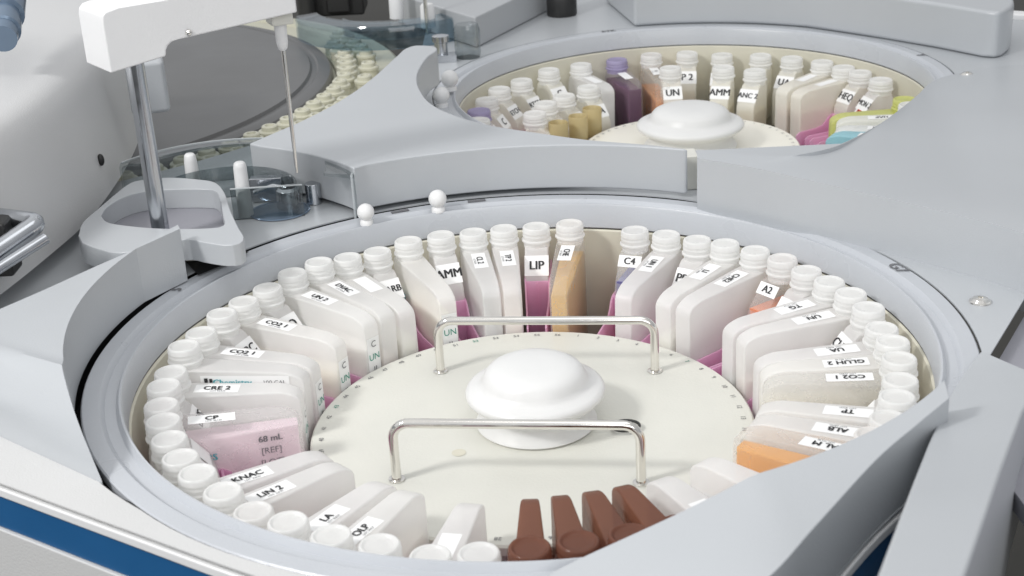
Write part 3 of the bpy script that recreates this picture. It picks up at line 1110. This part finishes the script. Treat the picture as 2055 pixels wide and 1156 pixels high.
for i, (kind, text, liq, lev, look, op) in sorted(front.items()):
    ang = 80.0 + 360 / 56 * i
    if i > 18:
        ang += (i - 18) * 0.25
    if i <= -24:
        ang += (i + 18) * -0.22
    ang += {13: 0.5, 14: 1.0, 15: 3.0, 16: 2.6, 17: 2.4, 18: 1.2, -20: -3.2, -21: -2.6, -22: -2.0, -19: -1.5}.get(i, 0) + random.uniform(-0.25, 0.25)
    lb = look + ', ' + where(i)
    m = op.get('m', WF)
    if liq == MILK:
        liq, lev = TINTS[(i * 5) % 6], random.uniform(-0.07, -0.04)
    if kind == 'slab':
        make_slab(ang, C1, random.uniform(-0.0013, 0.0013), text, liq, lev, lb, m, op.get('x'))
    elif kind == 'brown':
        make_slab(ang, C1, random.uniform(-0.0006, 0.0006) + 0.0035, None, None, 0, lb, BR, None, brown=True, ri=0.137)
    else:
        make_short(ang, C1, random.uniform(-0.0013, 0.0013), text, liq, lb, m, teal=op.get('teal', False), lift=bool(op.get('lift')))
        tp_ = -0.0405 if i == 1 else -0.050
        make_adapter(ang, C1, 0, 'pink holder of %s' % (look.split(' in a')[0].split(' right of')[0].split(' with')[0].split(' beside')[0].replace('short ', '') + ', ' + where(i)), top=tp_)

# rear tray: outer row (angle, kind, text, liquid, look, options)
rear = [
    (163, 'short', 'C', None, 'small milky bottle lowest at the left end', {}),
    (153, 'short', 'ETCH', None, 'milky bottle marked ETCH', {}),
    (141, 'short', 'RTCH', None, 'milky bottle second above the ETCH one', {}),
    (129, 'short', 'C', None, 'milky bottle marked with a single C', {}),
    (117, 'slab', '', MILK, 'white slab bottle left of the lavender-necked one', {'ri': 0.152, 'm': (M['frost'], M['neck'])}),
    (105, 'slab', '', (0.10, 0.02, 0.07), 'slab bottle of dark purple liquid with lavender neck', {'m': (M['frost_tinted'], M['neck_lav']), 'ri': 0.152, 'lv': -0.031}),
    (94, 'slab', 'V', (0.70, 0.28, 0.08), 'slab bottle with orange liquid right of the purple one', {'m': WC}),
    (83, 'short', 'P 2', (0.55, 0.40, 0.16), 'milky bottle of amber liquid behind the UN bottle', {}),
    (72.5, 'short', 'A1', (0.6, 0.48, 0.28), 'milky bottle marked A1 behind the AMM bottle', {}),
    (60.5, 'short', '', (0.62, 0.52, 0.36), 'milky bottle behind the ANC bottle', {}),
    (50.5, 'short', 'UA', None, 'milky bottle marked UA at the far right', {}),
    (40, 'slab', '', (0.66, 0.50, 0.44), 'large whitish slab bottle right of UA', {}),
    (32, 'slab', '', (0.62, 0.46, 0.40), 'second large slab bottle right of UA', {}),
    (25, 'short', 'HEQ', None, 'milky bottle marked HEQ with pink below', {}),
    (15, 'short', 'MON 2', None, 'milky bottle with a red hazard mark', {'red': True, 'm': WF}),
    (-3, 'yellow', None, None, 'yellow slab bottle at the right of the rear tray', {}),
    (-13, 'slab', 'HAP', MILK, 'white slab bottle just before the yellow one', {'m': WF}),
    (-22, 'slab', 'LDX 2', MILK, 'white slab bottle second before the yellow one', {'m': WF}),
    (-32, 'slab', '', (0.4, 0.7, 0.78), 'pale blue slab bottle half under the right cover', {'m': (M['frost_blue'], M['neck'])}),
    (174, 'short', '', None, 'lavender-necked bottle peeping above the cover edge', {'m': (M['frost'], M['neck_lav'])}),
    (185, 'short', '', None, 'milky bottle nearly hidden behind the cover edge', {}),
]
G2 = 'reagent bottles in the trays'
WK[0] = 1.2
for ang, kind, text, liq, look, op in rear:
    lb = look + ', rear tray'
    m = op.get('m', WR)
    if kind == 'slab':
        make_slab(ang, C2, -0.0135, text, liq, op.get('lv', -0.045), lb, m, None, ri=op.get('ri', 0.140))
    elif kind == 'yellow':
        make_slab(ang, C2, -0.0160, None, None, 0, lb, (M['yellow'], M['yellow']), None, ri=0.137)
    else:
        make_short(ang, C2, -0.0135, text, liq, lb, m, red=op.get('red', False))
        if ang < 30 or ang > 150:
            make_adapter(ang, C2, -0.0135, 'pink holder of the %s' % look.replace('marked ', ''), top=-0.052)
# inner row
inner = [
    (90, 'UN', (0.66, 0.52, 0.40), 'milky bottle marked UN in the inner row'),
    (69, 'AMM', (0.62, 0.52, 0.22), 'milky bottle marked AMM in the inner row'),
    (56, 'ANC 2', (0.60, 0.46, 0.18), 'milky bottle marked ANC in the inner row'),
    (126, 'UA', (0.62, 0.52, 0.30), 'yellowish bottle marked UA in the inner row'),
    (140, 'LIP', (0.62, 0.52, 0.30), 'yellowish bottle marked LIP in the inner row'),
    (154, 'AP', (0.66, 0.55, 0.34), 'yellowish bottle marked AP in the inner row'),
    (168, 'C', (0.66, 0.50, 0.30), 'small bottle marked C at left in the inner row'),
]
for k, (ang, text, liq, look) in enumerate(inner):
    make_short(ang, C2, -0.0135 - (0.010 if k > 2 else 0.002), text, liq, look + ' of the rear tray', WR, rm=0.155)
# open yellowish cups in front of the inner row
for k, (px, py, s_) in enumerate(((1120, 245, 1.0), (1160, 232, 1.0), (1188, 216, 0.9))):
    q = P(px, py, -0.055)
    bm = bmesh.new()
    add_lathe(bm, [(0, -0.03), (0.0085, -0.03), (0.0095, -0.028), (0.0100, -0.001), (0.0095, 0.0), (0.0088, -0.001), (0.0080, -0.012), (0, -0.012)], n=24)
    o = finish(bm, 'sample_cup', milky('cup_plastic_%d' % k, (0.72, 0.62, 0.36), 0.15), None, 40)
    o.location = (q.x, q.y, q.z)
    setp(o, ['open yellowish cup nearest the grey cover, leftmost of three in the rear tray', 'middle open yellowish cup of three in the rear tray',
             'rightmost open yellowish cup of three, touching the slab bottle in the rear tray'][k], 'cup', 'yellowish cups in the rear tray')

# ------------------------------------------------------------------ reaction wheel
rw = empty('reaction_wheel', CR, 0, 'large dark grey disc with a cream rim of round cuvette caps at upper left', 'carousel')
bm = bmesh.new()
add_lathe(bm, [(0, 0.003), (0.365, 0.003), (0.367, 0.0), (0.372, 0.0), (0.374, 0.0015), (0.380, 0.0015), (0.3865, -0.0005), (0.389, -0.004), (0.389, -0.012), (0, -0.012)], n=160)
finish(bm, 'disc', M['disc'], rw, 35)
bm = bmesh.new()
add_lathe(bm, [(0.30, -0.0125), (0.392, -0.0125), (0.393, -0.009), (0.437, -0.009), (0.439, -0.006), (0.462, -0.006), (0.466, -0.009), (0.466, -0.04), (0.30, -0.04)], n=160)
finish(bm, 'cuvette_ring', M['cuvette'], rw, 35)
cm = None
for row, (rr_, st, off) in enumerate(((0.405, 3.9, 0), (0.4285, 3.9, 1.9))):
    a = -72 + off
    while a < 28:
        if random.random() < 0.22:
            a += st
            continue
        bm = None
        if cm is None:
            bm = bmesh.new()
            add_lathe(bm, [(0.0100, -0.009), (0.0100, -0.002), (0.0112, -0.0015), (0.0112, 0.0010), (0.0104, 0.0018), (0.0080, 0.0020), (0.0076, 0.0055), (0.0066, 0.0064),
                           (0.0045, 0.0064), (0.0038, 0.0045), (0, 0.0045)], n=22)
            o = finish(bm, 'cuvette_cap', M['cap'], rw, 40)
            cm = o
        else:
            o = cm.copy()
            COL.objects.link(o)
            o.parent = rw
        jr = rr_ + random.uniform(-0.0012, 0.0012)
        o.location = (jr * math.cos(R_(a)), jr * math.sin(R_(a)), 0)
        a += st * random.uniform(0.97, 1.03)

# ------------------------------------------------------------------ pod with the well (front left)
pod = empty('arm_base_pod', (0, 0, 0), 0, 'rounded pale grey pod with a sunken well around the steel column', 'machine base')
pz = 0.026
pts = [P(x, y, pz) for x, y in ((157, 472), (166, 446), (195, 420), (240, 382), (266, 365), (300, 359), (345, 356), (400, 360), (432, 366), (450, 385), (462, 420), (478, 455),
                                (489, 474), (484, 487), (455, 492), (410, 486), (372, 480), (320, 495), (240, 507), (195, 498), (165, 487))]
out = smooth_curve([tuple(p) for p in pts], 90)
wl = [P(x, y, pz) for x, y in ((203, 432), (215, 415), (245, 397), (285, 385), (340, 380), (405, 379), (432, 383), (441, 400), (447, 430), (448, 452), (410, 458), (320, 458), (250, 452), (215, 445))]
wls = smooth_curve([tuple(p) for p in wl] + [tuple(wl[0])], 70)[:-1]
bm = bmesh.new()
add_prism(bm, [(p.x, p.y) for p in out], 0.011, pz, holes=[[(p.x, p.y) for p in wls]])
finish(bm, 'pod_shell', M['casing'], pod, 40, 0.0035, 3)
bm = bmesh.new()
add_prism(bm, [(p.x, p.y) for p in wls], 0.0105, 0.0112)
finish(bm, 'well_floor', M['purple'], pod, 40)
# black patch painting the dark opening under the pod, in front of the ring
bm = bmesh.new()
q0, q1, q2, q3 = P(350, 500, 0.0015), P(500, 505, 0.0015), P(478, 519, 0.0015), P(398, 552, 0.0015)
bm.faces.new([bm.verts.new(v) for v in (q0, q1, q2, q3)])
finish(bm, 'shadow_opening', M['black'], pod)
bm = bmesh.new()
q = P(385, 516, 0.004)
add_box(bm, (q.x, q.y, 0.005), (0.008, 0.006, 0.006))
finish(bm, 'brass_tab', M['beige'], pod, 35, 0.0008)

# ------------------------------------------------------------------ pipetting arm
colp = P(272, 140, 0.130)
prb = P(562, 50, 0.146)
pa = empty('pipetting_arm', (colp.x, colp.y, 0.0), 0, 'white pipetting arm on a steel column with a long thin probe', 'pipetting arm')
o3 = Vector((colp.x, colp.y, 0))
dx = Vector((prb.x - colp.x, prb.y - colp.y, 0))
Lr = dx.length
dx.normalize()
dy = Vector((-dx.y, dx.x, 0))
bm = bmesh.new()
add_tube(bm, [(0, 0, 0.011), (0, 0, 0.14)], 0.0060, 28)
finish(bm, 'column', M['steel'], pa, 60)
bm = bmesh.new()
side = [(-0.018, 0.1335), (0.018, 0.1393), (0.0186, 0.1430), (0.0203, 0.1460), (0.0232, 0.1480), (0.0270, 0.1488), (0.033, 0.1493),
        (Lr + 0.0085, 0.1560), (Lr + 0.0085, 0.178), (-0.010, 0.1738), (-0.0145, 0.1726), (-0.0172, 0.1700), (-0.018, 0.1660)]
bm = bmesh.new()
add_prism(bm, side, 0.0, 1.0)
for v in bm.verts:
    s_, z_, k_ = v.co.x, v.co.y, v.co.z
    n__ = -0.016 + 0.040 * k_
    if k_ > 0.5 and s_ < 0:
        s_ -= 0.009
    q = dx * s_ + dy * n__
    v.co = Vector((q.x, q.y, z_))
finish(bm, 'arm_shell', M['white'], pa, 40, 0.0016, 3)
pp = dx * Lr
bm = bmesh.new()
add_box(bm, (pp.x, pp.y, 0.1515), (0.015, 0.017, 0.009), Matrix.Rotation(math.atan2(dx.y, dx.x), 3, 'Z'))
finish(bm, 'probe_holder', M['cream'], pa, 40, 0.0015)
bm = bmesh.new()
add_lathe(bm, [(0, 0.150), (0.0044, 0.150), (0.0040, 0.134), (0.0032, 0.130), (0.0016, 0.1285), (0, 0.1285)], (pp.x, pp.y, 0), 20)
finish(bm, 'probe_sleeve', M['white'], pa, 40)
bm = bmesh.new()
add_tube(bm, [(pp.x, pp.y, 0.132), (pp.x, pp.y, 0.08), (pp.x, pp.y, 0.052), (pp.x, pp.y, 0.042)], [0.0016, 0.0015, 0.0012, 0.0008], 14)
finish(bm, 'probe', M['chrome'], pa, 60)
bm = bmesh.new()
ps = dx * 0.0345 - dy * 0.0160
bmesh.ops.create_uvsphere(bm, u_segments=16, v_segments=8, radius=0.0022, matrix=Matrix.Translation((ps.x, ps.y, 0.1525)))
finish(bm, 'set_screw', M['chrome'], pa, 60)
bm = bmesh.new()
add_box(bm, (0, 0, 0), (0.030, 0.020, 0.042), Matrix.Rotation(0.25, 3, 'Z'))
hb = finish(bm, 'motor_block', M['casing'], None, 40, 0.004, 3)
hb.location = P(296, 172, 0.075)
setp(hb, 'grey rounded block jutting out behind the steel column', 'machine block')

# ------------------------------------------------------------------ clear guard with wash stations
def make_guard(c, R, a0, a1, h, label, m, posts, base_z):
    t = empty('clear_guard', (c[0], c[1], base_z), 0, label, 'guard')
    bm = bmesh.new()
    add_lathe(bm, [(R, 0.0), (R, h - 0.004), (R - 0.002, h), (R * 0.78, h + 0.0015), (R * 0.78, h - 0.0005), (R - 0.004, h - 0.0025), (R - 0.002, h - 0.005), (R - 0.002, 0.0)], n=64,
              a0=R_(a0), a1=R_(a1), close=True)
    finish(bm, 'shell', m, t, 30)
    bm = bmesh.new()
    add_lathe(bm, [(R * 0.55, 0.0), (R * 0.55, h * 0.72), (R * 0.53, h * 0.74), (R * 0.53, 0.0)], n=48, a0=R_(a0 + 8), a1=R_(a1 - 10), close=True)
    finish(bm, 'inner_wall', m, t, 30)
    return t


gc = (-0.213, 0.232)
gd = make_guard(gc, 0.098, -7, 150, 0.033, 'clear curved plastic guard between the steel column and the middle cover', M['clear'], None, 0.0)
bm = bmesh.new()
add_tube(bm, [(0.0965 * math.cos(R_(a)), 0.0965 * math.sin(R_(a)), 0.0325) for a in range(-7, 151, 3)], 0.0009, 8)
add_tube(bm, [(0.0965 * math.cos(R_(-7)), 0.0965 * math.sin(R_(-7)), z) for z in (0.0, 0.032)], 0.0009, 8)
finish(bm, 'edge_highlight', M['edge'], gd, 60)  # thin pale tubes added as a painted highlight on the shell edge
pa0, pa1 = P(470, 441, 0.0) - gd.location, P(612, 432, 0.0) - gd.location
pd = (pa1 - pa0).normalized()
bm = bmesh.new()
add_box(bm, (pa0 + pa1) / 2 + Vector((0, 0, 0.0115)), ((pa1 - pa0).length, 0.0022, 0.023), Matrix.Rotation(math.atan2(pd.y, pd.x), 3, 'Z'))
finish(bm, 'front_pane', M['clear'], gd, 30)
bm = bmesh.new()
add_tube(bm, [pa0 + Vector((0, 0, 0.0235)), pa1 + Vector((0, 0, 0.0235)), pa1 + Vector((0, 0, 0.0231))], 0.0007, 8)
finish(bm, 'pane_highlight', M['edge'], gd, 60)  # painted highlight along the top of the pane
for (px, py, h, lb) in ((386, 350, 0.021, 'left white post beside the steel column, behind the pod'), (494, 432, 0.041, 'taller white post standing inside the clear guard')):
    q = P(px, py, 0.026 if px == 386 else 0.0)
    bm = bmesh.new()
    add_lathe(bm, [(0, 0), (0.0058, 0), (0.0048, h - 0.004), (0.0042, h - 0.001), (0.003, h), (0, h)], n=20)
    o = finish(bm, 'wash_post', M['white'], None, 45)
    o.location = (q.x, q.y, 0.0)
    if px == 386:
        o.location = (P(386, 350, 0.02).x, P(386, 350, 0.02).y, 0.006)
        o.scale = (1, 1, 1.45)
    setp(o, lb, 'post', 'white posts under the guards')
# wash cup in the deck
q = P(562, 424, 0.0)
wc = empty('wash_station', (q.x, q.y, 0.0), 0, 'round dark wash well with metal fittings under the clear guard', 'wash station')
bm = bmesh.new()
add_lathe(bm, [(0.0225, 0.0006), (0.0215, 0.0012), (0.0205, 0.0008), (0.0205, 0.0005), (0, 0.0005)], n=36)
finish(bm, 'well', M['glass_blue'], wc, 40)
bm = bmesh.new()
add_lathe(bm, [(0, 0.0), (0.009, 0.0), (0.009, 0.020), (0.006, 0.022), (0.006, 0.014), (0, 0.014)], (0.006, 0.008, -0.006), 24)
add_lathe(bm, [(0, 0.0), (0.006, 0.0), (0.006, 0.016), (0, 0.016)], (0.024, 0.014, 0), 20)
add_tube(bm, [(-0.02, 0.01, 0.012), (-0.005, 0.012, 0.016), (0.006, 0.008, 0.015)], 0.0018, 10)
add_box(bm, (-0.012, 0.026, 0.010), (0.024, 0.010, 0.018))
finish(bm, 'fitting', M['steel'], wc, 40, 0.0005)

# ------------------------------------------------------------------ housing at the left
hz0, hz1 = 0.012, 0.125
hb_px = [(300, 205), (285, 262), (262, 320), (222, 385), (170, 450), (100, 512), (0, 592), (-150, 700)]
hb_pts = [P(x, y, hz0) for x, y in hb_px]
H = smooth_curve([tuple(p) for p in hb_pts], 50)
inn = [p + Vector((-0.45, 0.25, 0)) for p in H]
bm = bmesh.new()
rows = []
# profile of the side: straight wall with a big rounded shoulder, then a gently rising roof
for (off, z) in [(0.0, hz0), (0.003, 0.05), (0.008, 0.085), (0.0095, 0.093), (0.0125, 0.100), (0.018, 0.1055), (0.026, 0.1085), (0.05, 0.112), (0.10, 0.117), (0.17, 0.122), (0.32, 0.128)]:
    row = []
    for i, p in enumerate(H):
        t = (H[min(i + 1, len(H) - 1)] - H[max(i - 1, 0)]).normalized()
        nrm = Vector((t.y, -t.x, 0))
        if nrm.x > 0:
            nrm = -nrm
        row.append(bm.verts.new((p.x + nrm.x * off, p.y + nrm.y * off, z)))
    rows.append(row)
for a_, b_ in zip(rows[:-1], rows[1:]):
    for i in range(len(H) - 1):
        bm.faces.new((a_[i], a_[i + 1], b_[i + 1], b_[i]))
lowrow = [bm.verts.new((v.co.x - 0.05, v.co.y + 0.01, hz0)) for v in rows[0]]
for i in range(len(H) - 1):
    bm.faces.new((rows[0][i], lowrow[i], lowrow[i + 1], rows[0][i + 1]))
ho = empty('instrument_housing', (0, 0, 0), 0, 'bulky pale rounded housing filling the upper left corner', 'housing')
finish(bm, 'shell', M['housing'], ho, 60)
q = P(212, 320, 0.05)
bm = bmesh.new()
hp = P(215, 392, hz0)
bmesh.ops.create_uvsphere(bm, u_segments=14, v_segments=8, radius=0.0026, matrix=Matrix.Translation((hp.x, hp.y - 0.0005, 0.040)) @ Matrix.Diagonal((1, 1, 1.8, 1)))
finish(bm, 'side_screw', M['rubber'], ho, 60)
# chrome grab handle low on the housing
hh = empty('grab_handle', (0, 0, 0), 0, 'bent steel handle in front of the pale housing at the left edge', 'handle')
bm = bmesh.new()
a0_, a1_, a2_ = P(-40, 432, 0.058), P(78, 447, 0.058), P(-60, 540, 0.045)
pts = [a0_, a0_.lerp(a1_, 0.5)]
for k in range(7):
    t = k / 6
    pts.append((a0_.lerp(a1_, 0.86)) * (1 - t) ** 2 + a1_ * 2 * t * (1 - t) + (a1_.lerp(a2_, 0.14)) * t ** 2)
pts.append(a2_)
add_tube(bm, pts, 0.0062, 18)
finish(bm, 'bar', M['steel'], hh, 60)
bm = bmesh.new()
b0 = P(92, 478, 0.052)
b1 = P(-60, 575, 0.038)
add_tube(bm, [b0, b1], 0.0035, 12)
finish(bm, 'backing_strip', M['steel'], hh, 60)
bm = bmesh.new()
q = P(-8, 478, 0.05)
add_box(bm, (q.x, q.y, 0.045), (0.02, 0.02, 0.035))
finish(bm, 'mount', M['rubber'], hh, 40, 0.002)
# blue tube at the top left corner
bt = empty('blue_bottle', (0, 0, 0), 0, 'bluish glossy cylinder with ringed collar at the top left corner', 'cylinder')
bm = bmesh.new()
c0 = P(5, 78, 0.14)
c1 = P(20, -60, 0.17)
dv_ = (c1 - c0)
add_tube(bm, [c0, c0 + dv_ * 0.1, c0 + dv_ * 0.11, c0 + dv_ * 0.2, c0 + dv_ * 0.21, c0 + dv_ * 0.32, c0 + dv_ * 0.33, c1], [0.010, 0.0105, 0.0120, 0.0120, 0.0108, 0.0108, 0.0135, 0.0135], 24)
finish(bm, 'tube', M['glass_blue'], bt, 40)

# ------------------------------------------------------------------ things behind, upper middle
zb = -0.012
# grey box
c_ = P(957, 97, zb)
bx = [c_, P(1135, 4, zb), P(1000, -60, zb), P(800, 45, zb)]
bm = bmesh.new()
add_prism(bm, [(p.x, p.y) for p in bx], zb + 0.0005, zb + 0.034)
cv = finish(bm, 'grey_box', M['casing_dark'], None, 35, 0.002)
setp(cv, 'grey box with sharp corner behind the rear ring, upper middle', 'machine box')
# black cylinder and black block
q = P(1128, 30, zb)
bm = bmesh.new()
add_lathe(bm, [(0, 0), (0.017, 0), (0.018, 0.002), (0.018, 0.03), (0.015, 0.034), (0.015, 0.07), (0, 0.07)], n=28)
o = finish(bm, 'black_motor', M['rubber'], None, 40)
o.location = q
setp(o, 'black cylinder standing behind the rear ring at the top edge', 'motor')
q = P(668, 30, -0.03)
bm = bmesh.new()
add_box(bm, (0, 0.02, 0.03), (0.085, 0.06, 0.06))
add_box(bm, (0.01, -0.012, 0.02), (0.03, 0.012, 0.03))
add_lathe(bm, [(0, 0), (0.012, 0), (0.012, 0.05), (0, 0.05)], (-0.03, -0.02, 0), 20)
o = finish(bm, 'black_block', M['rubber'], None, 40, 0.003)
o.location = q
setp(o, 'black machine block beyond the tip of the white arm', 'machine block')
# rear guard, posts, probe, fitting
q = P(800, 60, 0.0)
make_guard((q.x - 0.01, q.y + 0.07), 0.115, -165, -5, 0.026, 'bluish clear guard behind the cuvette ring, upper middle', M['clear_blue'], None, -0.012)
for (px, py, h, lb) in ((797, 36, 0.045, 'left white post inside the rear clear guard'), (860, 54, 0.026, 'right white post next to the thin rear probe')):
    q = P(px, py, 0.005)
    bm = bmesh.new()
    add_lathe(bm, [(0, 0), (0.0085, 0), (0.0078, h - 0.002), (0.0062, h), (0, h)], n=20)
    o = finish(bm, 'wash_post', M['white'], None, 45)
    o.location = q
    setp(o, lb, 'post', 'white posts under the guards')
q = P(858, 68, 0.0)
bm = bmesh.new()
add_tube(bm, [(0, 0, 0.0), (0, 0, 0.02), (0, 0, 0.22)], [0.001, 0.0022, 0.0026], 14)
o = finish(bm, 'rear_probe', M['chrome'], None, 60)
o.location = q
setp(o, 'thin steel probe hanging behind the rear tray at the top edge', 'probe')
q = P(887, 122, -0.012)
ft_ = empty('hose_fitting', (q.x, q.y, -0.012), 0, 'small metal hose fitting between the saddle cover and grey box', 'fitting')
bm = bmesh.new()
add_lathe(bm, [(0, 0), (0.010, 0), (0.010, 0.006), (0.007, 0.007), (0.007, 0.020), (0.009, 0.021), (0.009, 0.027), (0.005, 0.028), (0, 0.028)], n=20)
add_box(bm, (0.005, -0.003, 0.004), (0.022, 0.016, 0.008))
finish(bm, 'body', M['steel'], ft_, 35)
bm = bmesh.new()
add_lathe(bm, [(0, 0.0), (0.0125, 0.0), (0.0140, 0.006), (0.0140, 0.030), (0.0120, 0.036), (0, 0.037)], (0.028, 0.010, 0), 24)
finish(bm, 'clear_cup', M['clear'], ft_, 35)
